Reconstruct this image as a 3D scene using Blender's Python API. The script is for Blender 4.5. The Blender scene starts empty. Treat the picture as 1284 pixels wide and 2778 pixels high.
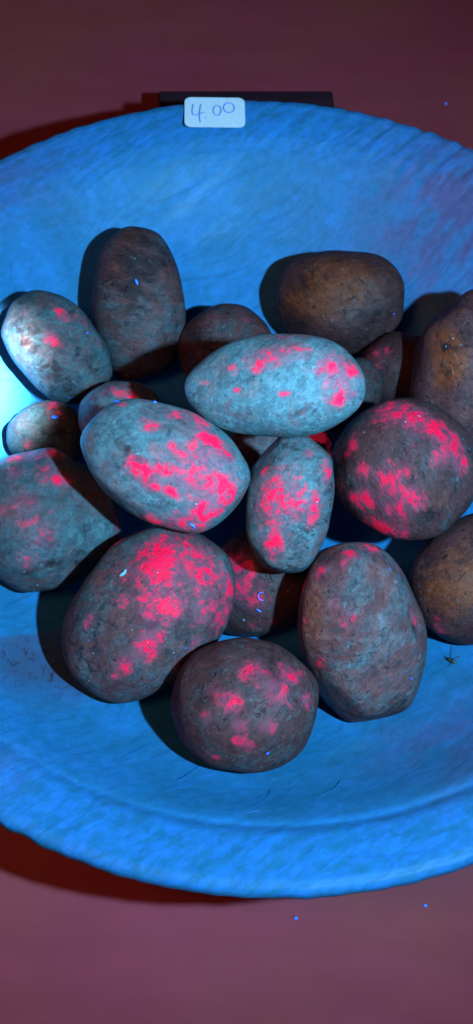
import bpy, bmesh, math, random
import numpy as np
from mathutils import Matrix, Vector
random.seed(4)
sc = bpy.context.scene
COL = sc.collection
# ------------------------------------------------------------------ measured layout (metres, origin at the centre of the bowl's rim)
CAM = ((-0.00817, -0.2396, 0.33052), ((0.998256, -0.059039, -0.0), (0.050335, 0.851078, -0.522621), (0.030855, 0.52171, 0.852565)))
LAMP = (0.1409, -0.2218, 0.3414)
HOT_SPOT = (0.0869, -0.1665, 0.3753)  # position of the added spot, apart from the torch
SCRATCH = [[(0.00692, -0.1189, -0.02027), (0.00549, -0.12238, -0.01731), (0.00352, -0.12541, -0.01455), (0.00069, -0.1284, -0.01161), (-0.00262, -0.1319, -0.00842)], [(-0.01448, -0.11052, -0.02692), (-0.0183, -0.11557, -0.0221), (-0.02155, -0.11869, -0.01895)], [(-0.0487, -0.12608, -0.00582), (-0.0446, -0.12442, -0.00822), (-0.03963, -0.1207, -0.01298)], [(-0.03752, -0.11139, -0.02163), (-0.03339, -0.10681, -0.02654), (-0.0296, -0.103, -0.03025)], [(-0.02343, -0.12332, -0.01448), (-0.01798, -0.11985, -0.01846), (-0.01236, -0.11646, -0.022)], [(-0.04843, -0.12129, -0.00947), (-0.04327, -0.11899, -0.01339), (-0.03818, -0.11506, -0.01842)], [(0.02758, -0.11409, -0.02177), (0.02495, -0.11836, -0.01866), (0.02017, -0.12175, -0.01653)], [(-0.00701, -0.13338, -0.00709), (-0.00043, -0.12969, -0.01032), (0.00407, -0.12847, -0.01148)], [(0.06042, 0.08901, -0.03004), (0.06512, 0.09306, -0.02509), (0.0704, 0.09738, -0.01936)], [(0.06579, 0.08239, -0.03124), (0.06985, 0.08629, -0.02731), (0.07578, 0.09039, -0.02127)], [(0.05343, 0.09549, -0.02873), (0.05532, 0.09877, -0.02541), (0.05585, 0.10111, -0.02343)], [(0.06666, 0.09146, -0.02544), (0.07168, 0.09892, -0.01762), (0.07519, 0.10273, -0.01272)], [(-0.02027, -0.1202, -0.01784), (-0.01474, -0.11591, -0.02225), (-0.00777, -0.11323, -0.02515)]]
STAIN_FALLOFF = [(-0.08551, -0.07347, -0.02583), (-0.07077, -0.06513, -0.0364), (-0.07299, -0.0771, -0.03081), (-0.06388, -0.08048, -0.03272), (0.0621, -0.10124, -0.02057), (-0.09995, 0.10758, -0.00085), (0.06874, 0.11629, -0.00587), (-0.06759, -0.12377, -0.00258), (0.07155, 0.11712, -0.00441), (0.06615, 0.09775, -0.0212)]
GNAT = [(0.06388, -0.06423, -0.03952), (0.06641, -0.06686, -0.03748), (0.06607, -0.05839, -0.04088), (0.06818, -0.06399, -0.0379)]
RIM = [(-0.03725, 0.13538, 0.0), (-0.01391, 0.13649, 0.0), (-0.01425, 0.15374, 0.0), (-0.03781, 0.15168, 0.0)]
STRIP = [(-0.05328, 0.23399, -0.066), (0.02532, 0.24088, -0.066), (-0.05388, 0.24154, -0.066), (0.02524, 0.24852, -0.066)]
SPECK = [(0.05875, -0.13844, -0.066), (0.01797, -0.14472, -0.066), (0.07964, 0.23695, -0.066)]
FLECK = {'curl': [(0.00228, -0.05006, -0.02789), (0.001, -0.05037, -0.02803), (0.00054, -0.05124, -0.02867), (0.00113, -0.05204, -0.0293), (0.00245, -0.05226, -0.02955)], 'curl2': [(0.00016, -0.05445, -0.03158), (0.0011, -0.05478, -0.03195), (0.00192, -0.0551, -0.03237)], 'lint': [(-0.02198, -0.04898, 0.01111), (-0.02103, -0.04892, 0.01018), (-0.02056, -0.04874, 0.00805)], 'chip': [(-0.04256, -0.06205, 5e-05), (-0.04137, -0.06169, 0.00052), (-0.04052, -0.06024, 0.00099)], 'c': [(-0.07452, 0.01046, -0.0217), (-0.07241, 0.01096, -0.02217)], 'a1': [(-0.04956, 0.06309, -0.0069), (-0.04858, 0.06145, -0.00795)], 'a2': [(-0.03851, 0.05363, -0.01801), (-0.03748, 0.05307, -0.01948)], 'e1': [(-0.04759, -0.01595, 0.02576), (-0.04495, -0.01724, 0.02735)], 'e2': [(-0.0354, -0.01611, 0.02717), (-0.03438, -0.01657, 0.02749)]}
STONES = [
 ('tall upright stone, dark brown above and teal below, at the rear wall',(-49.61,66.31,-23.51),((-0.0929,-0.9918,0.0882),(0.748,-0.128,-0.6513),(0.6572,0.0055,0.7537)),(28.81,17.82,15.59),-0.08,2.1,(0.25,0.38),[],[('r',-0.81,0.44,0.4,0.066,0.7),('d',0.63,-0.02,0.78,0.524,0.8),('d',0.32,0.12,0.94,0.393,0.8),('d',0.57,-0.47,0.67,0.328,0.5),('d',-0.09,-0.02,1,0.328,0.3),('w',0.43,0.37,0.82,0.393,0.6),('w',0.89,0.09,0.45,0.328,0.6),('p',-0.36,-0.26,0.9,0.59,0.5),('p',-0.65,0.43,0.63,0.328,0.4)]),
 ('small tilted grey teal stone with two pink dots at left',(-76.81,42.11,-22.68),((0.7039,0.6943,0.1502),(-0.4823,0.6224,-0.6165),(-0.5215,0.3615,0.7729)),(22.78,15.57,13.7),0.02,2.25,(0.85,0.5),[],[('r',-0.28,0.58,0.76,0.138,0.9),('r',-0.15,0.07,0.99,0.153,0.8),('r',-0.02,0.8,0.6,0.191,0.5),('r',0.34,0.76,0.55,0.138,0.4),('d',0.16,-0.37,0.92,0.306,0.7),('d',0.45,0.31,0.84,0.268,0.7),('d',-0.56,-0.29,0.77,0.383,0.5),('d',0.52,-0.47,0.71,0.306,0.5),('w',-0.38,-0.41,0.83,0.268,0.5)]),
 ('small teal stone half in black shadow, wedged at the left wall',(-77.09,10.74,-33.21),((0.9863,-0.0589,0.1542),(0.1364,0.8171,-0.5602),(-0.093,0.5735,0.8139)),(13.9,12.48,11.34),0,2.1,(0.95,0.36),[],[('r',0.15,0.85,0.5,0.215,0.8),('r',0.2,0.62,0.75,0.269,0.5),('r',-0.46,-0.23,0.86,0.151,0.6),('d',0.1,0.11,0.99,0.377,0.6)]),  # dark mark paints a neighbour's cast shadow onto this stone
 ('small grey stone peeping out behind the big bright red spotted teal stone',(-50.76,14.36,-24.7),((0.9935,-0.0589,0.0971),(0.1045,0.8087,-0.5789),(-0.0444,0.5853,0.8096)),(15.13,12.89,10.51),0,2.1,(0.6,0.65),[],[('r',-0.05,0.71,0.71,0.401,0.4),('r',0.23,0.54,0.81,0.201,0.5)]),
 ('rounded dark grey stone half hidden behind the long pale teal stone',(-15.16,51.3,-30.59),((0.958,0.2864,0.0151),(-0.214,0.7488,-0.6273),(-0.1909,0.5977,0.7786)),(18.04,17.45,14.79),0,2.1,(0.15,0.35),[],[('r',0.11,0.75,0.65,0.1,0.8),('r',-0.48,0.58,0.65,0.117,0.3),('d',-0.36,-0.27,0.89,0.5,0.8),('d',-0.83,0.09,0.54,0.333,0.5),('w',-0.46,-0.22,0.86,0.333,0.5)]),
 ('plain dark brown blocky stone without red spots, resting on the rear wall of the bowl',(26.27,74.95,-25.78),((0.9963,0.0462,-0.0723),(-0.0825,0.7466,-0.6601),(0.0235,0.6636,0.7477)),(24.24,18.67,17.31),0.06,2.3,(-0.6,0.25),[],[('r',-0.04,-0.35,0.94,0.099,0.4),('d',-0.54,-0.74,0.4,0.495,0.7),('d',0.55,-0.27,0.79,0.425,0.7),('d',-0.32,0.43,0.85,0.212,0.4),('d',-0.82,0.36,0.45,0.283,0.3),('w',-0.59,-0.1,0.8,0.531,0.8),('w',-0.05,0.14,0.99,0.425,0.9),('w',0.23,0.5,0.83,0.566,0.6),('w',-0.27,0.6,0.76,0.566,0.4)]),
 ('dark reddish stone deep in shade between the blocky brown stone and the tan streaked stone',(49.62,46.64,-30.39),((0.9107,-0.3939,-0.1245),(0.24,0.7498,-0.6166),(0.3362,0.5316,0.7774)),(15.44,14.71,13.24),0,2.1,(-0.6,0.2),[],[('r',-0.42,0.53,0.73,0.439,0.45),('r',0.12,0.65,0.75,0.586,0.15)]),
 ('tall brown stone with a tan streak, cut off by the picture edge',(70.42,30.35,-8.67),((0.1468,-0.9729,-0.1784),(0.7571,0.2266,-0.6127),(0.6366,-0.0451,0.7699)),(28.37,20.76,17.99),-0.06,2.2,(-0.35,0.4),[],[('d',0.35,0.34,0.87,0.285,0.5),('d',-0.21,0.04,0.98,0.228,0.5),('w',-0.01,0.37,0.93,0.342,1),('w',0.25,0.65,0.72,0.342,0.6),('w',0.63,0.42,0.65,0.342,0.35),('p',-0.35,0,0.94,0.228,0.5)]),
 ('narrow grey stone edge showing beyond the long pale teal stone',(30.7,29.73,-25.56),((0.2849,-0.9546,-0.0867),(0.7493,0.2782,-0.601),(0.5978,0.1062,0.7945)),(14.29,10,10),0,2.1,(0.5,0.3),[],[]),
 ('shaded dark stone with dim red spots and a curly blue fibre, deep mid pile',(1.22,-40.99,-38.03),((0.8348,-0.5501,-0.0224),(0.4755,0.7409,-0.4743),(0.2775,0.3853,0.8801)),(20.16,18.15,13.44),0,2.1,(-0.1,0.2),[],[('r',-0.17,0.49,0.85,0.281,0.8),('r',-0.06,0.25,0.97,0.141,0.9),('r',-0.37,0.11,0.92,0.281,0.8),('r',-0.24,0.8,0.56,0.211,0.7),('r',-0.2,-0.17,0.96,0.351,0.5),('r',-0.29,-0.63,0.72,0.281,0.3)]),  # tone lowered to put the deep shade of the gap into the colour
 ('sliver of a grey stone seen in the gap between the three topmost stones',(-2.87,15.32,-46.1),((0.448,-0.8939,-0.0117),(0.7374,0.3769,-0.5605),(0.5055,0.2425,0.8281)),(13.15,10.96,8.77),0,2.1,(0.35,0.7),[],[]),
 ('buried stone showing one red edge just under the long pale teal stone',(14.7,11.17,-35.55),((0.8339,-0.5495,-0.0515),(0.4297,0.7049,-0.5644),(0.3464,0.4485,0.8239)),(11.4,9.26,8.55),0,2.1,(0.3,0.5),[],[('r',0.66,0.33,0.67,0.555,1.1)]),
 ('dark brown stone with an orange tan glow, low at the right of the bowl',(70.87,-43.01,-22.84),((0.5845,-0.7884,-0.1918),(0.6464,0.5954,-0.4772),(0.4904,0.1549,0.8576)),(21.83,19.23,16.24),0,2.2,(-0.6,0.29),[],[('r',-0.85,-0.06,0.52,0.19,0.5),('d',-0.19,0.83,0.52,0.381,0.6),('w',-0.16,0.06,0.98,0.476,1),('w',-0.57,0.3,0.77,0.507,0.5),('w',0.17,0.56,0.81,0.444,0.4)]),
 ('teal grey stone with blunt pointed right end, cut off by the picture edge',(-71.6,-31.14,-22.29),((0.9817,0.1132,0.153),(-0.0213,0.8642,-0.5027),(-0.1891,0.4903,0.8508)),(25.3,24.11,18.45),-0.06,2,(0.85,0.5),[(52,0.97),(-42,0.94)],[('r',-0.42,0.87,0.27,0.267,0.8),('r',-0.06,0.91,0.42,0.16,0.7),('r',0.1,0.6,0.79,0.16,0.85),('r',-0.07,0.65,0.75,0.213,0.6),('r',-0.48,0.58,0.66,0.16,0.6),('r',0.92,0.12,0.37,0.117,0.95),('r',-0.3,0.17,0.94,0.267,0.5),('r',-0.49,0.02,0.87,0.16,0.4),('r',0.02,-0.16,0.99,0.267,0.5),('r',-0.08,-0.51,0.85,0.267,0.4),('d',0.31,-0.66,0.68,0.48,0.4),('p',0.79,-0.02,0.62,0.32,0.4)]),
 ('big dark oval lower left stone, leaning right, red spots over its upper half',(-34.39,-64.3,-19.22),((0.5952,-0.8008,0.0669),(0.7354,0.5092,-0.4471),(0.324,0.3153,0.892)),(30.96,22.19,18.8),0.05,2.25,(0.36,0.48),[],[('r',0.51,0.39,0.77,0.263,1.05),('r',0.41,0.2,0.89,0.215,1.05),('r',0.34,0.92,0.2,0.143,0.7),('r',-0.04,0.33,0.94,0.096,0.7),('r',0.17,-0.01,0.99,0.239,0.9),('r',0.17,-0.23,0.96,0.134,1.1),('r',0.72,0.04,0.69,0.287,0.6),('r',0.62,-0.23,0.75,0.239,0.8),('r',0.41,-0.76,0.5,0.191,0.8),('r',0.37,-0.52,0.77,0.191,0.6),('r',0.88,0.3,0.36,0.239,0.55),('r',-0.22,-0.29,0.93,0.182,1.05),('r',-0.42,0.51,0.75,0.077,0.9),('r',-0.52,-0.23,0.82,0.134,0.8),('r',-0.65,-0.23,0.73,0.096,0.7),('r',0.07,-0.72,0.69,0.086,0.7),('r',0.66,-0.55,0.51,0.167,0.8),('r',0.26,0.46,0.85,0.287,0.45),('r',0.53,0.18,0.83,0.43,0.5),('r',0.52,-0.42,0.75,0.383,0.45),('d',-0.06,0.46,0.89,0.287,0.4),('d',-0.02,-0.39,0.92,0.383,0.5),('d',-0.73,0.26,0.63,0.383,0.5),('p',0.78,-0.33,0.53,0.143,0.6),('p',0.16,0.62,0.77,0.067,0.8),('p',0.7,0.6,0.38,0.191,0.5),('p',-0.18,0.88,0.43,0.067,0.7)]),  # dark marks low on it: darker stone plus shade put into the colour
 ('round dark brown stone with dull red blotches, nearest to the front rim of the bowl',(-2.8,-94.39,-16.11),((0.9885,0.1505,-0.0143),(-0.1443,0.911,-0.3863),(-0.0451,0.384,0.9222)),(22.46,20.07,16.72),0,2.15,(0.05,0.33),[],[('r',0.03,0.49,0.87,0.197,0.75),('r',0.48,0.54,0.69,0.169,0.9),('r',0.37,0.27,0.89,0.253,0.7),('r',-0.14,-0.03,0.99,0.169,0.85),('r',-0.38,0.09,0.92,0.169,0.5),('r',0.02,-0.3,0.95,0.101,0.85),('r',0.36,-0.22,0.91,0.141,0.7),('r',0.06,-0.5,0.86,0.124,0.8),('r',-0.39,-0.28,0.88,0.101,0.5),('r',0.2,-0.56,0.8,0.113,0.5),('r',-0.19,-0.78,0.6,0.079,0.5),('r',0.76,0.24,0.6,0.141,0.7),('r',0.64,0.58,0.51,0.113,0.5),('d',-0.37,-0.09,0.92,0.225,0.4),('d',0.21,0.84,0.5,0.281,0.5),('w',-0.82,0.23,0.53,0.338,0.3)]),
 ('upright greyish pink and brown mottled stone beside the round dark front stone',(33.55,-66.35,-19.29),((0.2972,0.9489,-0.1063),(-0.8693,0.2228,-0.4413),(-0.3951,0.2235,0.891)),(29.26,19.38,16.88),0.04,2.3,(0.22,0.58),[(-2,0.93),(46,0.94)],[('r',-0.82,0.46,0.34,0.158,0.8),('r',-0.77,0.11,0.63,0.158,0.8),('r',-0.67,-0.36,0.65,0.158,0.7),('r',-0.66,-0.03,0.75,0.105,0.6),('r',-0.59,-0.72,0.36,0.131,0.5),('r',-0.3,-0.3,0.9,0.116,0.6),('r',-0.15,-0.16,0.98,0.158,0.5),('r',0.02,0.84,0.53,0.131,0.6),('r',0.2,-0.72,0.67,0.116,0.5),('r',-0.56,0.8,0.21,0.105,0.5),('r',-0.25,-0.78,0.57,0.131,0.35),('d',0.37,0.34,0.86,0.131,0.7),('d',0.88,0.19,0.44,0.315,0.7),('d',0.41,0.03,0.91,0.105,0.5),('d',0.76,-0.5,0.41,0.315,0.4),('w',-0.4,-0.59,0.7,0.368,0.6),('w',0.02,-0.75,0.66,0.368,0.4),('p',-0.52,0.52,0.68,0.368,0.5),('p',-0.03,0.3,0.95,0.105,0.5)]),
 ('big round brown stone with crimson streaks across it, at the right of the pile',(45.37,-17.94,0.91),((0.8862,0.4435,-0.1336),(-0.438,0.7087,-0.553),(-0.1506,0.5486,0.8224)),(23.74,21.95,19.14),0,2.2,(0,0.36),[],[('r',-0.53,0.62,0.58,0.28,0.9),('r',-0.2,0.7,0.69,0.252,0.9),('r',0.06,0.69,0.73,0.224,0.9),('r',0.34,0.63,0.7,0.224,0.9),('r',0.54,0.48,0.69,0.168,0.9),('r',0.28,0.39,0.88,0.157,0.9),('r',-0.78,-0.07,0.62,0.157,0.9),('r',-0.08,-0.1,0.99,0.196,0.7),('r',-0.19,-0.24,0.95,0.168,0.7),('r',-0.03,-0.31,0.95,0.168,0.8),('r',-0.25,-0.61,0.75,0.168,0.8),('r',-0.37,-0.72,0.58,0.14,0.9),('r',0.21,-0.29,0.93,0.168,0.85),('r',0.34,-0.31,0.89,0.14,0.8),('r',0.16,-0.56,0.81,0.224,0.7),('r',0.08,-0.88,0.48,0.252,0.9),('r',0.3,-0.81,0.51,0.196,0.8),('r',-0.43,-0.32,0.84,0.168,0.5),('r',-0.06,0.31,0.95,0.224,0.3),('d',-0.35,-0.91,0.2,0.28,0.8),('d',-0.66,-0.53,0.53,0.28,0.7),('d',0.56,-0.38,0.74,0.168,0.5),('w',0.55,-0.12,0.83,0.391,0.5),('p',-0.21,-0.67,0.71,0.056,0.9),('p',-0.34,0.27,0.9,0.168,0.3)]),
 ('small upright grey stone with a band of red spots, under the long pale teal stone',(8.29,-32.93,1.45),((0.115,-0.9925,-0.0423),(0.8386,0.1199,-0.5314),(0.5325,0.0256,0.8461)),(21.49,13.75,12.5),-0.04,2.5,(0.75,0.8),[],[('r',-0.03,0.35,0.94,0.364,0.95),('r',0.02,-0.1,1,0.254,0.9),('r',-0.02,-0.52,0.85,0.218,0.9),('r',-0.6,0.19,0.78,0.233,1),('r',-0.46,-0.04,0.89,0.254,0.4),('r',0.44,-0.67,0.59,0.182,0.8),('r',0.35,0.64,0.68,0.116,0.7),('r',0.33,0.36,0.88,0.145,0.4),('r',0.24,0.06,0.97,0.364,0.3),('r',0.68,-0.19,0.71,0.145,0.5),('d',0.73,0.47,0.5,0.436,0.5),('d',0.06,-0.92,0.4,0.291,0.6),('d',-0.35,-0.47,0.81,0.436,0.5),('d',-0.25,0.2,0.95,0.218,0.3),('d',-0.89,0.12,0.45,0.364,0.6),('p',0.33,-0.2,0.92,0.364,0.5)]),
 ('long smooth pale teal stone with pink patches lying across the top',(1.47,-7.09,26.47),((0.9953,-0.0935,-0.0252),(0.0591,0.7923,-0.6073),(0.0767,0.6029,0.7941)),(28.16,15.67,14.08),0.07,2.08,(0.92,1.1),[],[('r',-0.05,0.57,0.82,0.233,0.85),('r',-0.16,0.38,0.91,0.146,0.7),('r',0.22,0.67,0.71,0.175,0.55),('r',0.69,0.29,0.67,0.321,0.9),('r',0.68,-0.26,0.69,0.152,1.05),('r',0.88,0.19,0.43,0.146,0.75),('r',-0.44,0.36,0.82,0.117,0.5),('r',-0.41,-0.04,0.91,0.07,0.8),('r',0.11,-0.15,0.98,0.07,0.9),('r',-0.75,0.14,0.65,0.175,0.25),('r',0.81,-0.19,0.55,0.076,0.8),('r',0.91,-0.35,0.2,0.082,0.7),('r',0.18,0.94,0.28,0.233,0.35),('r',0.3,0.5,0.81,0.117,0.5),('d',-0.23,0.11,0.97,0.146,0.35),('d',0.46,-0.05,0.88,0.117,0.35),('d',0.19,-0.54,0.82,0.146,0.35),('p',0.22,-0.12,0.97,0.35,0.6)]),
 ('large teal stone with the brightest mass of glowing red spots, mid pile',(-30.87,-30.23,13.98),((0.9343,0.3514,0.0597),(-0.2628,0.7923,-0.5507),(-0.2408,0.4988,0.8326)),(26.84,18.05,15.25),0.04,2.15,(0.9,1.02),[(-14,0.93)],[('r',-0.69,0.62,0.38,0.078,0.9),('r',-0.88,0.37,0.31,0.067,0.7),('r',-0.33,0.52,0.79,0.139,0.75),('r',-0.13,0.84,0.53,0.166,0.6),('r',-0.23,-0.23,0.94,0.194,1),('r',-0.01,-0.08,1,0.139,1),('r',0.18,-0.36,0.91,0.1,1),('r',-0.1,-0.36,0.93,0.155,0.9),('r',0.03,0.31,0.95,0.111,0.8),('r',0.36,0.68,0.63,0.249,1),('r',0.54,0.58,0.61,0.166,1),('r',0.32,-0.01,0.95,0.222,1),('r',0.61,0.03,0.79,0.222,1),('r',0.81,-0.06,0.59,0.166,1),('r',0.64,-0.39,0.66,0.249,1),('r',0.48,-0.72,0.5,0.277,0.9),('r',0.18,-0.88,0.44,0.194,0.7),('r',0.23,0.3,0.93,0.249,0.7),('r',0.15,0.91,0.39,0.222,0.6),('r',0.41,0.2,0.89,0.526,0.5),('r',0.65,-0.27,0.71,0.388,0.55),('r',-0.07,-0.27,0.96,0.333,0.45),('d',-0.39,-0.11,0.91,0.222,0.45),('d',-0.61,0.11,0.78,0.166,0.35),('d',0.06,0.7,0.71,0.222,0.45),('d',-0.86,-0.05,0.51,0.139,0.45),('d',-0.52,-0.35,0.78,0.139,0.3)])]

# ------------------------------------------------------------------ camera
cam = bpy.data.cameras.new('camera')
co = bpy.data.objects.new('camera', cam); COL.objects.link(co)
m = Matrix([list(r) for r in CAM[1]]).to_4x4(); m.translation = Vector(CAM[0])
co.matrix_world = m
cam.sensor_fit = 'VERTICAL'; cam.angle = math.radians(45)
cam.clip_start = .01; cam.clip_end = 20
cam.dof.use_dof = True; cam.dof.focus_distance = .375; cam.dof.aperture_fstop = 24
cam.lens; cam.dof.aperture_blades = 0
sc.camera = co
# aperture diameter about 1.7 mm whatever the lens
cam.dof.aperture_fstop = cam.lens / 1.7
# ------------------------------------------------------------------ dark room, ultraviolet torch, added hot spot, dim warm room lamp
w = bpy.data.worlds.new('World'); sc.world = w; w.use_nodes = True
w.node_tree.nodes['Background'].inputs[0].default_value = (.30, .16, .20, 1)
w.node_tree.nodes['Background'].inputs[1].default_value = .004
sc.view_settings.view_transform = 'Standard'; sc.view_settings.look = 'None'
sc.cycles.diffuse_bounces = 2; sc.cycles.max_bounces = 6
sc.view_settings.exposure = 0; sc.view_settings.gamma = 1

def aim(o, loc, target):
    o.location = loc
    o.rotation_euler = (Vector(target) - Vector(loc)).to_track_quat('-Z', 'Y').to_euler()

def lamp(name, kind, loc, target, power, color, size, **kw):
    l = bpy.data.lights.new(name, kind); l.energy = power; l.color = color
    if kind == 'AREA': l.shape = 'DISK'; l.size = size
    else: l.shadow_soft_size = size
    for k, v in kw.items(): setattr(l, k, v)
    o = bpy.data.objects.new(name, l); COL.objects.link(o); aim(o, loc, target); return o

lamp('torch', 'SPOT', LAMP, (-.042, .022, -.01), 32, (.22, .66, 1.0), .007, spot_size=math.radians(78), spot_blend=1.0)
lamp('added_hot_spot', 'SPOT', HOT_SPOT, (-.1175, .0235, -.023), 1150, (.50, .72, .82), .007, spot_size=math.radians(9.0), spot_blend=1.0)  # added spot, not part of the torch, brightens the left bowl wall
lamp('room_lamp', 'AREA', (-.22, -.30, .60), (.0, 0, 0), 1.7, (1.0, .40, .22), .20)
# ------------------------------------------------------------------ helpers
def tag(o, label=None, cat=None, group=None, kind=None):
    if label: o['label'] = label
    if cat: o['category'] = cat
    if group: o['group'] = group
    if kind: o['kind'] = kind
    return o

def link(name, me, mat, parent=None, smooth=True):
    if mat and not me.materials: me.materials.append(mat)
    if smooth: me.polygons.foreach_set('use_smooth', [True]*len(me.polygons))
    o = bpy.data.objects.new(name, me); COL.objects.link(o)
    if parent: o.parent = parent
    return o

def mesh(name, v, f):
    me = bpy.data.meshes.new(name); me.from_pydata([tuple(map(float, x)) for x in v], [], f); me.update(); return me

def tube(pts, rad, n=6, taper=True):
    P = [Vector(p) for p in pts]
    # resample smoothly
    Q = []
    for i in range(len(P)-1):
        p0 = P[max(i-1, 0)]; p1 = P[i]; p2 = P[i+1]; p3 = P[min(i+2, len(P)-1)]
        for k in range(4):
            t = k/4
            Q.append(.5*((2*p1) + (p2-p0)*t + (2*p0-5*p1+4*p2-p3)*t*t + (3*p1-p0-3*p2+p3)*t**3))
    Q.append(P[-1])
    v = []; f = []
    for i, q in enumerate(Q):
        d = (Q[min(i+1, len(Q)-1)]-Q[max(i-1, 0)]).normalized()
        a = d.orthogonal().normalized(); b = d.cross(a)
        r = rad*(1 if not taper else max(.15, math.sin(math.pi*(i+.3)/(len(Q)-.4))**.5))
        for k in range(n):
            an = 2*math.pi*k/n; v.append(q + r*(math.cos(an)*a+math.sin(an)*b))
    for i in range(len(Q)-1):
        for k in range(n):
            f.append((i*n+k, i*n+(k+1) % n, (i+1)*n+(k+1) % n, (i+1)*n+k))
    f.append(tuple(range(n))[::-1]); f.append(tuple((len(Q)-1)*n+k for k in range(n)))
    return v, f

class NT:
    def __init__(s, name):
        s.m = bpy.data.materials.new(name); s.m.use_nodes = True
        s.t = s.m.node_tree; s.b = s.t.nodes['Principled BSDF']
    def n(s, kind, **kw):
        x = s.t.nodes.new(kind)
        for k, v in kw.items():
            if hasattr(x, k) and k not in ('Scale',): setattr(x, k, v)
        return x
    def put(s, sock, v):
        if v is None: return
        if hasattr(v, 'is_linked') or hasattr(v, 'node'): s.t.links.new(v, sock)
        else: sock.default_value = v
    def math(s, op, a, b=None, c=None, clamp=False):
        x = s.n('ShaderNodeMath', operation=op, use_clamp=clamp)
        for i, v in enumerate((a, b, c)): s.put(x.inputs[i], v)
        return x.outputs[0]
    def noise(s, vec, scale, detail=3, rough=.55, dist=0):
        x = s.n('ShaderNodeTexNoise'); s.put(x.inputs['Vector'], vec)
        x.inputs['Scale'].default_value = scale; x.inputs['Detail'].default_value = detail
        x.inputs['Roughness'].default_value = rough; x.inputs['Distortion'].default_value = dist
        return x.outputs['Fac']
    def voro(s, vec, scale, out='Distance', rnd=1, feature='F1'):
        x = s.n('ShaderNodeTexVoronoi', feature=feature); s.put(x.inputs['Vector'], vec)
        x.inputs['Scale'].default_value = scale; x.inputs['Randomness'].default_value = rnd
        return x.outputs[out]
    def step(s, v, lo, hi, a=0., b=1.):
        x = s.n('ShaderNodeMapRange', interpolation_type='SMOOTHSTEP'); s.put(x.inputs[0], v)
        for i, q in enumerate((lo, hi, a, b)): x.inputs[i+1].default_value = q
        return x.outputs[0]
    def mix(s, f, a, b, mode='MIX'):
        x = s.n('ShaderNodeMix', data_type='RGBA', blend_type=mode)
        s.put(x.inputs['Factor'], f)
        for sock, v in ((x.inputs[6], a), (x.inputs[7], b)):
            if isinstance(v, tuple): v = (*v, 1) if len(v) == 3 else v
            s.put(sock, v)
        return x.outputs[2]
    def attr(s, name, out='Fac'):
        x = s.n('ShaderNodeAttribute', attribute_name=name); return x.outputs[out]
    def mapping(s, vec, scale=(1, 1, 1), rot=(0, 0, 0)):
        x = s.n('ShaderNodeMapping'); s.put(x.inputs['Vector'], vec)
        x.inputs['Scale'].default_value = scale; x.inputs['Rotation'].default_value = rot
        return x.outputs[0]
    def bump(s, h, strength, dist):
        x = s.n('ShaderNodeBump'); x.inputs['Strength'].default_value = strength; x.inputs['Distance'].default_value = dist
        s.put(x.inputs['Height'], h); s.put(s.b.inputs['Normal'], x.outputs[0]); return x.outputs[0]
    def obj(s): return s.n('ShaderNodeTexCoord').outputs['Object']

# ------------------------------------------------------------------ table
def table_material():
    k = NT('brown_table'); p = k.obj()
    g = k.noise(k.mapping(p, (5, 18, 1)), 4, 5, .6)
    n = k.noise(p, 9, 4)
    c = k.mix(k.step(g, .3, .7), (.165, .020, .030), (.190, .024, .038))
    c = k.mix(k.step(n, .35, .7, 0, .4), c, (.185, .048, .018))
    k.put(k.b.inputs['Base Color'], c); k.b.inputs['Roughness'].default_value = .7; k.b.inputs['Specular IOR Level'].default_value = .12
    k.bump(k.noise(p, 900, 3), .05, .0005)
    return k.m
TZ = -.066
bm = bmesh.new()
bmesh.ops.create_grid(bm, x_segments=4, y_segments=4, size=1.5)
me = bpy.data.meshes.new('table_top'); bm.to_mesh(me); bm.free()
t = link('table_top', me, table_material(), smooth=False); t.location.z = TZ
tag(t, 'brown wooden table top under the bowl', kind='structure')

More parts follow.
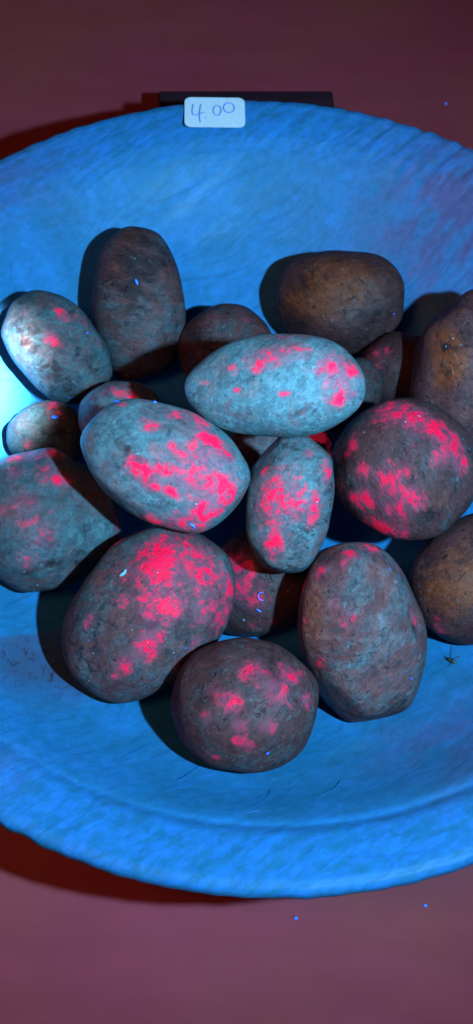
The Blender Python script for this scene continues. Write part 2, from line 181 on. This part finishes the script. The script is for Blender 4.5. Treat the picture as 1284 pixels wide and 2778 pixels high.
# ------------------------------------------------------------------ bowl
R = .155
def bowl_material():
    k = NT('blue_lit_wood'); p = k.obj()
    grain = k.mapping(p, (1, 1, 1), (0, 0, math.radians(-40)))
    streak = k.noise(k.mapping(grain, (18, 260, 60)), 1, 4, .6, .3)
    fine = k.noise(k.mapping(grain, (90, 900, 300)), 1, 3, .6)
    patch = k.noise(p, 45, 4, .6, .4)
    mott = k.noise(k.mapping(grain, (140, 330, 200)), 1, 4, .65, .5)
    lip = k.attr('lip'); stain_falloff = k.attr('stain_falloff'); edge = k.attr('edge')
    c = k.mix(k.step(patch, .35, .68), (.011, .086, .172), (.014, .104, .245))
    c = k.mix(k.step(streak, .42, .7, 0, .15), c, (.004, .115, .30))
    lipc = k.mix(k.step(mott, .36, .62), (.010, .082, .165), (.014, .096, .262))
    lipc = k.mix(k.step(streak, .5, .75, 0, .5), lipc, (.010, .125, .36))
    c = k.mix(lip, c, lipc)
    # brown unfinished streaks, end-grain patch, and torch falloff at right put into the colour
    st = k.math('MULTIPLY', stain_falloff, k.step(k.noise(k.mapping(grain, (60, 200, 100)), 1, 3, .6), .15, .75))
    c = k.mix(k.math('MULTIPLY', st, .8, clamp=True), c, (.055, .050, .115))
    cloud = k.noise(k.mapping(grain, (260, 420, 330)), 1, 4, .62, .2)
    c = k.mix(1., c, k.mix(k.step(cloud, .32, .68), (.86, .90, .86), (1.13, 1.09, 1.13)), 'MULTIPLY')
    arc = k.noise(k.mapping(p, (7, 9, 9)), 1, 2); wv = k.n('ShaderNodeVectorMath', operation='ADD')
    cw = k.n('ShaderNodeCombineXYZ'); k.put(cw.inputs[1], k.math('MULTIPLY', arc, .12)); k.put(wv.inputs[0], grain); k.put(wv.inputs[1], cw.outputs[0])
    gl = k.noise(k.mapping(wv.outputs[0], (7, 520, 90)), 1, 2, .5)
    c = k.mix(k.step(gl, .58, .68, 0, .20), c, (.001, .030, .085))
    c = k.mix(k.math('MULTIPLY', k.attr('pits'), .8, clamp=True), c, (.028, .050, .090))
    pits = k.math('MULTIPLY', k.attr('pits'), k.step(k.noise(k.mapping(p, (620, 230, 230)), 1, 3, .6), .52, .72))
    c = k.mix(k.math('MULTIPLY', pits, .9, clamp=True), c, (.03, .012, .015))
    dots = k.step(k.noise(p, 700, 2), .70, .76, 0, .5)
    c = k.mix(dots, c, (.02, .08, .2))
    k.put(k.b.inputs['Base Color'], c)
    k.put(k.b.inputs['Roughness'], k.step(streak, .3, .7, .40, .52))
    k.b.inputs['Specular IOR Level'].default_value = .08
    h = k.math('ADD', k.math('MULTIPLY', streak, .8), k.math('MULTIPLY', fine, .5))
    h = k.math('ADD', h, k.math('MULTIPLY', k.math('MULTIPLY', mott, lip), .8))
    k.bump(h, .22, .0007)
    return k.m
BOWL_M = bowl_material()

def bowl_mesh():
    prof = [(.0001, -.0560), (.06, -.0559), (.12, -.0556), (.20, -.0550), (.30, -.0532), (.40, -.0500), (.48, -.0465), (.55, -.0425), (.63, -.0365),
            (.70, -.0295), (.76, -.0220), (.80, -.0160), (.82, -.0128), (.84, -.0098), (.86, -.0070), (.87, -.0058), (.88, -.0048), (.89, -.0038), (.905, -.0028), (.92, -.0018), (.94, -.0010), (.955, -.0005),
            (.975, .0001), (.988, -.0002), (.996, -.0009), (1.0, -.0022), (1.0, -.0040), (.992, -.0062), (.97, -.0105), (.92, -.019), (.84, -.031), (.74, -.0435), (.62, -.055),
            (.52, -.0625), (.48, -.0658), (.44, -.0660), (.0002, -.0655)]
    # denser rings
    pr = []
    for i in range(len(prof)-1):
        n = 4 if i < 23 else 2
        for j in range(n):
            a = j/n; pr.append((prof[i][0]*(1-a)+prof[i+1][0]*a, prof[i][1]*(1-a)+prof[i+1][1]*a, i))
    pr.append((*prof[-1], len(prof)-1))
    NA = 720
    th = np.linspace(0, 2*np.pi, NA, endpoint=False)
    rr = np.array([q[0] for q in pr])*R; zz = np.array([q[1] for q in pr]); ii = np.array([q[2] for q in pr])
    rng = np.random.default_rng(3)
    wob = sum(rng.normal()*.0004/(k**.5)*np.cos(k*th+rng.uniform(0, 6)) for k in range(2, 9))
    saw = sum(rng.normal()*.00012*np.cos(k*th+rng.uniform(0, 6)) for k in range(20, 150, 3))
    out = np.clip((rr/R-.80)/.2, 0, 1)
    X = (rr[:, None] + out[:, None]*(wob+saw*.25)[None])*np.cos(th)[None]
    Y = (rr[:, None] + out[:, None]*(wob+saw*.25)[None])*np.sin(th)[None]
    lipm = np.clip((rr/R-.845)/.05, 0, 1)*(ii <= 24)
    # chisel ridges on the lip, strongest at the right rear
    g = X*np.cos(np.radians(130)) + Y*np.sin(np.radians(130)); l = X*np.cos(np.radians(40)) + Y*np.sin(np.radians(40))
    ridge = sum(np.sin(g*2*np.pi/wl + 3*np.sin(l*30+ph) + ph)*am for wl, ph, am in ((.0052, 0., .5), (.0083, 1.3, .6), (.0031, 2.2, .3)))
    ang = np.degrees(np.arctan2(Y, X))
    wgt = .07 + .93*np.exp(-((ang-58)/32)**2)
    low = sum(np.sin(X*a+Y*b+c) for a, b, c in ((140, 90, 0), (-70, 180, 1), (210, -60, 2), (60, 260, 4)))/4
    grv = np.exp(-((rr/R-.868)/.010)**2)[:, None]*(ii[:, None] < 28)*(.25+.75*np.clip(np.cos(np.radians(ang+55)), 0, 1))
    Z = zz[:, None] - grv*.0009 + lipm[:, None]*(ridge*wgt*.00042 + low*.00018) + (1-lipm[:, None])*(ii[:, None] < 16)*low*.00025*np.clip(rr/R*2, 0, 1)[:, None]
    v = np.stack([X, Y, Z], -1).reshape(-1, 3)
    M = len(pr); f = []
    for i in range(M-1):
        a = i*NA; b = (i+1)*NA
        f += [(a+k, a+(k+1) % NA, b+(k+1) % NA, b+k) for k in range(NA)]
    f.append(tuple(range(NA))[::-1]); f.append(tuple((M-1)*NA+k for k in range(NA)))
    me = mesh('bowl', v, [q[::-1] for q in f])
    def at(name, val):
        a = me.attributes.new(name, 'FLOAT', 'POINT'); a.data.foreach_set('value', np.ascontiguousarray(val, dtype=np.float32).ravel())
    at('lip', np.broadcast_to(lipm[:, None], X.shape))
    at('edge', np.broadcast_to(out[:, None], X.shape))
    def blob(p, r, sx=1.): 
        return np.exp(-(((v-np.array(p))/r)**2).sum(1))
    A = np.array(STAIN_FALLOFF[0]); B = np.array(STAIN_FALLOFF[1]); d = (B-A)[:2]; d /= np.linalg.norm(d); nn = np.array([-d[1], d[0]])
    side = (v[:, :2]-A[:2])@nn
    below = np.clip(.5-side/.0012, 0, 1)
    zone = np.maximum(blob(STAIN_FALLOFF[2], .016), blob(STAIN_FALLOFF[3], .011))
    st = zone*below*1.1 + .75*blob(STAIN_FALLOFF[5], .022) + .6*blob(STAIN_FALLOFF[6], .014) + 1.0*blob(STAIN_FALLOFF[4], .024) + .5*blob(STAIN_FALLOFF[7], .008) + .8*blob(STAIN_FALLOFF[8], .034) + .85*blob(STAIN_FALLOFF[9], .040)  # widest blobs paint the torch's purple-grey falloff on the right side
    at('stain_falloff', st); at('pits', zone*below)
    return me
bo = bpy.data.objects.new('wooden_bowl', None); COL.objects.link(bo)
tag(bo, 'wide shallow carved wooden bowl glowing blue under ultraviolet light', 'bowl')
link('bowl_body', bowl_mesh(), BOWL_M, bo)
k = NT('raised_wood_fibre'); k.b.inputs['Base Color'].default_value = (.002, .08, .25, 1); k.b.inputs['Roughness'].default_value = .5
FIB = k.m
for pl in SCRATCH:
    v, f = tube([(x, y, z+.0001) for x, y, z in pl], .00013, 5)
    link('wood_fibre', mesh('wood_fibre', v, f), FIB, bo)

# ------------------------------------------------------------------ stones
def stone_material():
    k = NT('speckled_fluorescent_stone')
    p = k.attr('rest', 'Vector')
    n1 = k.noise(p, 95, 4, .6, .6); n2 = k.noise(p, 300, 4, .62, .4); n3 = k.noise(p, 1100, 3, .65); n4 = k.noise(p, 190, 3, .55, .8)
    teal = k.attr('teal'); lum = k.attr('lum'); ruby = k.attr('ruby'); dark = k.attr('dark'); warm = k.attr('warm')
    def cen(x, m): return k.math('MULTIPLY', k.math('SUBTRACT', x, .5), m)
    t = k.math('ADD', k.math('ADD', teal, cen(n1, 2.6)), cen(n2, 2.0), clamp=True)
    c = k.mix(t, (.150, .040, .040), (.058, .106, .120))
    wv = k.step(k.math('ADD', warm, k.math('ADD', cen(n1, 1.0), cen(n2, .8))), .3, .9, 0, .9)
    c = k.mix(wv, c, (.36, .062, .012))
    dk = k.step(k.math('ADD', k.math('ADD', dark, .10), k.math('ADD', cen(n4, 2.2), cen(n2, 2.0))), .25, 1.05, 0, .9)
    c = k.mix(dk, c, (.030, .009, .012))
    vein = k.step(k.math('ABSOLUTE', k.math('SUBTRACT', n4, .5)), .0, .022, .45, 0)
    c = k.mix(k.math('MULTIPLY', vein, k.step(n1, .45, .6)), c, (.025, .018, .022))
    c = k.mix(k.step(n3, .32, .70, .25, .65), k.mix(1., c, (.72, .72, .72), 'MULTIPLY'), k.mix(1., k.mix(.06, c, (.20, .22, .24)), (1.35, 1.35, 1.35), 'MULTIPLY'))
    # mineral grains: crystals of differing tone, sparse dark pits and pale crystals
    sep = k.n('ShaderNodeSeparateColor'); k.put(sep.inputs[0], k.voro(p, 820, 'Color')); gr1 = sep.outputs[0]
    sep = k.n('ShaderNodeSeparateColor'); k.put(sep.inputs[0], k.voro(p, 380, 'Color')); gr2 = sep.outputs[1]
    c = k.mix(1., c, k.mix(gr1, (.82, .82, .84), (1.18, 1.18, 1.17)), 'MULTIPLY')
    c = k.mix(1., c, k.mix(gr2, (.84, .84, .86), (1.16, 1.16, 1.14)), 'MULTIPLY')
    pit = k.step(k.noise(p, 460, 2, .55), .60, .70)
    pit = k.math('MULTIPLY', pit, k.math('MULTIPLY', k.step(n4, .42, .58, .15, 1.), k.step(teal, .2, .95, 1., .45)))
    c = k.mix(k.math('MULTIPLY', pit, .68), c, (.014, .008, .013))
    pale = k.math('MULTIPLY', k.step(k.noise(p, 640, 2, .5), .62, .70), k.step(n1, .42, .60))
    c = k.mix(k.math('MULTIPLY', pale, .55), c, (.17, .22, .24))
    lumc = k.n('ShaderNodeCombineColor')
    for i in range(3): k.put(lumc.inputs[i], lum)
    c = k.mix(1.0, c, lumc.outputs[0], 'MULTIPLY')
    # red mineral patches: a soft halo and speckled brighter cores
    g1 = k.noise(p, 290, 2.0, .5, .15); g2 = k.noise(p, 620, 1.5, .5, .2)
    rn = k.math('ADD', k.math('ADD', ruby, cen(g1, 3.4)), k.math('ADD', cen(g2, 1.4), cen(n3, .6)))
    ruse = k.step(ruby, .08, .35)
    halo = k.math('MULTIPLY', k.step(k.math('ADD', ruby, cen(n2, .9)), .12, .85, 0, .6), ruse)
    core = k.math('MULTIPLY', k.math('POWER', k.step(rn, .30, 1.16), 1.2), k.math('MULTIPLY', ruse, k.step(ruby, .15, .95, .45, 1.)))
    hot = k.step(rn, .70, 1.2)
    rl = k.mix(.5, lumc.outputs[0], (1, 1, 1))
    c = k.mix(halo, c, k.mix(1., (.30, .040, .075), rl, 'MULTIPLY'))
    rc = k.mix(hot, (.62, .020, .075), (1., .002, .045))
    rc = k.mix(1., k.mix(k.step(n3, .42, .66, 0, .55), rc, (.25, .01, .03)), rl, 'MULTIPLY')
    c = k.mix(core, c, rc)
    k.put(k.b.inputs['Emission Color'], (1., .018, .070, 1))   # the mineral fluoresces
    k.put(k.b.inputs['Emission Strength'], k.math('MULTIPLY', core, k.math('MULTIPLY', k.math('ADD', lum, .2), .28)))
    # tiny blue and whitish grains
    vd = k.voro(p, 190); vr = k.n('ShaderNodeSeparateColor'); k.put(vr.inputs[0], k.voro(p, 190, 'Color'))
    spot = k.math('MULTIPLY', k.step(vd, .05, .10, .9, 0), k.step(vr.outputs[0], .90, .91))
    c = k.mix(spot, c, (.01, .10, .6))
    vd = k.voro(p, 330); vr = k.n('ShaderNodeSeparateColor'); k.put(vr.inputs[0], k.voro(p, 330, 'Color'))
    spot = k.math('MULTIPLY', k.step(vd, .04, .12, .5, 0), k.step(vr.outputs[1], .90, .91))
    c = k.mix(spot, c, (.30, .48, .65))
    k.put(k.b.inputs['Base Color'], c)
    k.put(k.b.inputs['Roughness'], k.step(n2, .3, .7, .52, .68))
    k.b.inputs['Specular IOR Level'].default_value = .14
    h = k.math('ADD', k.math('MULTIPLY', n2, .8), k.math('MULTIPLY', n3, .18))
    h = k.math('ADD', h, k.math('ADD', k.math('MULTIPLY', pit, -.55), k.math('MULTIPLY', gr1, .12)))
    h = k.math('ADD', h, k.math('MULTIPLY', vein, -.5))
    k.bump(h, .5, .0009)
    return k.m
STONE_M = stone_material()
bm = bmesh.new(); bmesh.ops.create_icosphere(bm, subdivisions=6, radius=1)
ICO_V = np.array([v.co[:] for v in bm.verts]); ICO_F = [tuple(v.index for v in f.verts) for f in bm.faces]; bm.free()
FACE_IDX = np.array(ICO_F, dtype=np.int32)

def smooth_min_plane(q, n, d, s=.10):
    e = q@n-d
    return q - np.outer(np.where(e > s, e, np.where(e < -s, 0, (e+s)**2/(4*s)))*.85, n)

def make_stone(i, rec):
    label, loc, fr, ax, egg, pw, (teal0, lum0), facets, marks = rec
    rng = np.random.default_rng(100+i)
    n = ICO_V
    r = (np.abs(n)**pw).sum(1)**(-1/pw)
    q = n*r[:, None]
    # gentle uneven swelling, then a few worn flats
    bumpy = np.zeros(len(n))
    for k in range(14):
        d = rng.normal(size=3); d /= np.linalg.norm(d); fq = rng.uniform(1.5, 8)
        bumpy += rng.normal()*.026/(fq**.8)*np.sin(fq*(n@d)*1.6+rng.uniform(0, 6))
    q = q*(1+bumpy)[:, None]
    for an, off in facets:
        a = math.radians(an); q = smooth_min_plane(q, np.array([math.cos(a), math.sin(a), .12]), off)
    for k in range(7):
        d = rng.normal(size=3); d /= np.linalg.norm(d)
        q = smooth_min_plane(q, d, rng.uniform(.96, 1.0), .07)
    s = 1+egg*q[:, 0]
    v = np.stack([q[:, 0]*ax[0], q[:, 1]*ax[1]*s, q[:, 2]*ax[2]*s], 1)*.001
    # shallow pits and dents as real relief
    rel = np.zeros(len(n))
    for k in range(26):
        d = rng.normal(size=3); d /= np.linalg.norm(d)
        rel -= rng.uniform(.00005, .00022)*np.exp(-((n-d)**2).sum(1)/rng.uniform(.004, .03))
    v += n*rel[:, None]
    me = bpy.data.meshes.new('fluorescent_stone')
    me.vertices.add(len(v)); me.vertices.foreach_set('co', v.astype(np.float32).ravel())
    nf = len(FACE_IDX); me.loops.add(nf*3); me.polygons.add(nf)
    me.loops.foreach_set('vertex_index', FACE_IDX.ravel())
    me.polygons.foreach_set('loop_start', np.arange(0, nf*3, 3, dtype=np.int32))
    me.update(calc_edges=True); me.validate()
    F = dict(r=np.zeros(len(n)), d=np.zeros(len(n)), w=np.zeros(len(n)), p=np.zeros(len(n)))
    mk = list(marks)
    hasr = [m for m in marks if m[0] == 'r']
    for k in range(12):                       # the side away from the photo gets marks of the same kinds
        d = rng.normal(size=3); d[2] = -abs(d[2]); d /= np.linalg.norm(d)
        kk = marks[rng.integers(len(marks))] if marks else ('d', 0, 0, 0, .3, .5)
        if d[2] < -.25: mk.append((kk[0], *d, kk[4]*1.2, kk[5]))
    for kd, x, y, z, rad, st in mk:
        g = np.exp(-((n-np.array([x, y, z]))**2).sum(1)/(rad*1.15)**2*1.1)*st
        F[kd] = 1-(1-F[kd])*(1-np.clip(g, 0, 1)) if kd != 'r' else np.maximum(F['r'], g)+.15*np.minimum(F['r'], g)
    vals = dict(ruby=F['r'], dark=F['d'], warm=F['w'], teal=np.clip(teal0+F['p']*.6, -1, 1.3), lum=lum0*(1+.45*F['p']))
    for nm, val in vals.items():
        a = me.attributes.new(nm, 'FLOAT', 'POINT'); a.data.foreach_set('value', np.ascontiguousarray(val, dtype=np.float32))
    a = me.attributes.new('rest', 'FLOAT_VECTOR', 'POINT')
    a.data.foreach_set('vector', ((v@np.linalg.qr(rng.normal(size=(3, 3)))[0])*rng.uniform(.62, 1.35, 3)+rng.uniform(-.4, .4, 3)).astype(np.float32).ravel())
    o = link('fluorescent_stone', me, STONE_M)
    mw = Matrix([list(r) for r in fr]).to_4x4(); mw.translation = Vector(loc)*.001
    o.matrix_world = mw
    tag(o, label, 'stone', 'fluorescent stones heaped in the bowl')
for i, rec in enumerate(STONES): make_stone(i, rec)

# ------------------------------------------------------------------ price sticker on the rear lip
k = NT('white_sticker_paper'); p = k.obj()
k.put(k.b.inputs['Base Color'], k.mix(k.step(k.noise(p, 500, 3), .3, .7), (.40, .44, .50), (.45, .48, .52))); k.b.inputs['Roughness'].default_value = .6
PAPER = k.m
k = NT('blue_ballpoint_ink'); k.b.inputs['Base Color'].default_value = (.08, .17, .50, 1); k.b.inputs['Roughness'].default_value = .5
INK = k.m
c = sum((Vector(q) for q in RIM), Vector())/4
ux = ((Vector(RIM[1])-Vector(RIM[0]))+(Vector(RIM[2])-Vector(RIM[3]))).normalized(); uy = Vector((0, 0, 1)).cross(ux)
LW = ((Vector(RIM[1])-Vector(RIM[0])).length+(Vector(RIM[2])-Vector(RIM[3])).length)/2
LH = ((Vector(RIM[3])-Vector(RIM[0])).length+(Vector(RIM[2])-Vector(RIM[1])).length)/2
lab = bpy.data.objects.new('price_sticker', None); COL.objects.link(lab)
mm = Matrix((ux, uy, ux.cross(uy))).transposed().to_4x4(); mm.translation = c+Vector((0, 0, .0009)); lab.matrix_world = mm
tag(lab, 'small white rounded price sticker reading 4.00 on the rear rim of the bowl', 'price sticker')
rc = .0026; v = []; N = 8
for (sx, sy, a0) in ((1, 1, 0), (-1, 1, 90), (-1, -1, 180), (1, -1, 270)):
    for j in range(N+1):
        a = math.radians(a0+90*j/N); v.append((sx*(LW/2-rc)+rc*math.cos(a), sy*(LH/2-rc)+rc*math.sin(a)))
n = len(v)
vv = [(x, y, -.00018) for x, y in v]+[(x, y, 0) for x, y in v]
ff = [tuple(range(n))[::-1], tuple(range(n, 2*n))]+[(j, (j+1) % n, n+(j+1) % n, n+j) for j in range(n)]
link('paper', mesh('paper', vv, ff), PAPER, lab, False)
def lp(px, py): return ((px-560)/890*LW, -(py-328)/435*LH, .00005)
def stroke_part(name, strokes, parent):
    V = []; Fc = []
    for s in strokes:
        a, b = tube([lp(*q) for q in s], .00030, 6, False)
        o = len(V); V += a; Fc += [tuple(j+o for j in q) for q in b]
    V = [(x, y, .00005+(z-.00005)*.35) for x, y, z in V]
    return link(name, mesh(name, V, Fc), INK, parent)
def ring(cx, cy, rx, ry, a0=-100): return [(cx+rx*math.cos(math.radians(a0+j*365/14)), cy+ry*math.sin(math.radians(a0+j*365/14))) for j in range(15)]
stroke_part('digit', [[(240, 215), (225, 290), (228, 345), (245, 372), (305, 368), (400, 330)], [(355, 215), (338, 300), (330, 350), (335, 420), (345, 480)]], lab)
stroke_part('decimal_point', [[(412, 412), (420, 415), (428, 418)]], lab)
stroke_part('digit', [ring(593, 305, 58, 72)], lab)
stroke_part('digit', [ring(768, 262, 80, 74, -120)], lab)

# ------------------------------------------------------------------ dark box on the table behind the bowl
def rounded_box(x0, x1, y0, y1, z0, z1, bev):
    bm = bmesh.new(); bmesh.ops.create_cube(bm, size=1)
    for q in bm.verts: q.co = (x0 if q.co.x < 0 else x1, y0 if q.co.y < 0 else y1, z0 if q.co.z < 0 else z1)
    bmesh.ops.bevel(bm, geom=bm.edges[:], offset=bev, segments=3, profile=.5, affect='EDGES')
    me = bpy.data.meshes.new('box'); bm.to_mesh(me); bm.free(); return me
k = NT('dark_maroon_board'); p = k.obj()
k.put(k.b.inputs['Base Color'], k.mix(k.step(k.noise(p, 60, 4), .3, .7), (.014, .003, .007), (.020, .005, .010))); k.b.inputs['Roughness'].default_value = .9; k.b.inputs['Specular IOR Level'].default_value = .1
DM = k.m
box = bpy.data.objects.new('storage_box', None); COL.objects.link(box)
x0, x1 = STRIP[0][0], STRIP[1][0]; y0 = STRIP[0][1]
box.location = ((x0+x1)/2, y0-.035, TZ); box.rotation_euler.z = math.atan2(STRIP[1][1]-STRIP[0][1], x1-x0)
hw = (x1-x0)/2; BD = STRIP[2][1]-y0+.006
tag(box, 'dark maroon flat box on the table behind the bowl', 'box')
link('box_base', rounded_box(-hw+.001, hw-.001, .001, BD-.001, .0, .012, .0012), DM, box)
link('box_lid', rounded_box(-hw, hw, 0, BD, .0125, .022, .0015), DM, box)

# ------------------------------------------------------------------ lint, flecks and a gnat
k = NT('blue_glowing_lint'); k.b.inputs['Base Color'].default_value = (.02, .17, 1.0, 1); k.b.inputs['Roughness'].default_value = .7
LINT = k.m
k = NT('pale_chip'); k.b.inputs['Base Color'].default_value = (.10, .24, .28, 1); CHIP = k.m
CD = Vector(CAM[0])
def lift(p, d=.0003): p = Vector(p); return p+(CD-p).normalized()*d
def fibre(name, pts, rad, mat, label, cat, group=None):
    P = [lift(q) for q in pts]; o0 = P[0].copy()
    v, f = tube([q-o0 for q in P], rad, 6); o = link(name, mesh(name, v, f), mat); o.location = o0
    return tag(o, label, cat, group)
FG = 'lint on the stones'
fibre('lint_fibre', FLECK['curl'], .00016, LINT, 'curly blue fibre on the shaded dark stone in the pile centre', 'lint', FG)
fibre('lint_fibre', FLECK['curl2'], .0002, LINT, 'short straight blue fibre just below the curly one', 'lint', FG)
fibre('lint_fibre', FLECK['lint'], .0004, LINT, 'blue lint hanging at the lower edge of the brightest red spotted stone', 'lint', FG)
fibre('lint_fleck', FLECK['c'], .0007, LINT, 'blue fleck on the small stone half in black shadow', 'lint', FG)
fibre('lint_fleck', FLECK['a1'], .0005, LINT, 'blue fleck on the dark upper half of the tall stone', 'lint', FG)
fibre('lint_fleck', FLECK['a2'], .0006, LINT, 'blue fleck on the teal lower right of the tall stone', 'lint', FG)
fibre('lint_fleck', FLECK['e1'], .0004, LINT, 'long blue fleck on the top edge of the brightest red spotted stone', 'lint', FG)
fibre('lint_fleck', FLECK['e2'], .0004, LINT, 'short blue fleck on the top edge of the brightest red spotted stone', 'lint', FG)
fibre('pale_flake', FLECK['chip'], .0006, CHIP, 'pale teal flake on the big dark leaning stone', 'flake')
for q, lb in zip(SPECK, ('blue speck on the table in front of the bowl, right of the other', 'blue speck on the table in front of the bowl, left of the other', 'blue speck on the table behind the right of the bowl')):
    v, f = tube([(-.0006, 0, 0), (0, .0002, 0), (.0006, 0, 0)], .0005, 6)
    o = link('lint_speck', mesh('lint_speck', v, f), LINT); o.location = (q[0], q[1], TZ+.0004)
    tag(o, lb, 'lint', 'specks on the table')
k = NT('gnat_body'); k.b.inputs['Base Color'].default_value = (.02, .03, .02, 1); GN = k.m
g = bpy.data.objects.new('dead_gnat', None); COL.objects.link(g)
g0 = Vector(GNAT[0]); g.location = g0
tag(g, 'tiny dark gnat lying on the bowl wall below the dark brown right stone', 'insect')
up = (CD-g0).normalized()
def gp(i, h): return Vector(GNAT[i])-g0+up*h
v, f = tube([gp(0, .0006), gp(0, .0008)*.5+gp(1, .0008)*.5, gp(1, .0006)], .0007, 8); link('gnat_abdomen', mesh('gnat_abdomen', v, f), GN, g)
mid = gp(0, .0006)*.5+gp(1, .0006)*.5
for e in (gp(2, .0003), gp(3, .0003), mid-(gp(2, .0003)-mid)*.4, mid+(gp(0, 0)-mid)*2.0):
    v, f = tube([mid, mid*.5+e*.5+up*.0005, e], .00010, 5); link('gnat_leg', mesh('gnat_leg', v, f), GN, g)
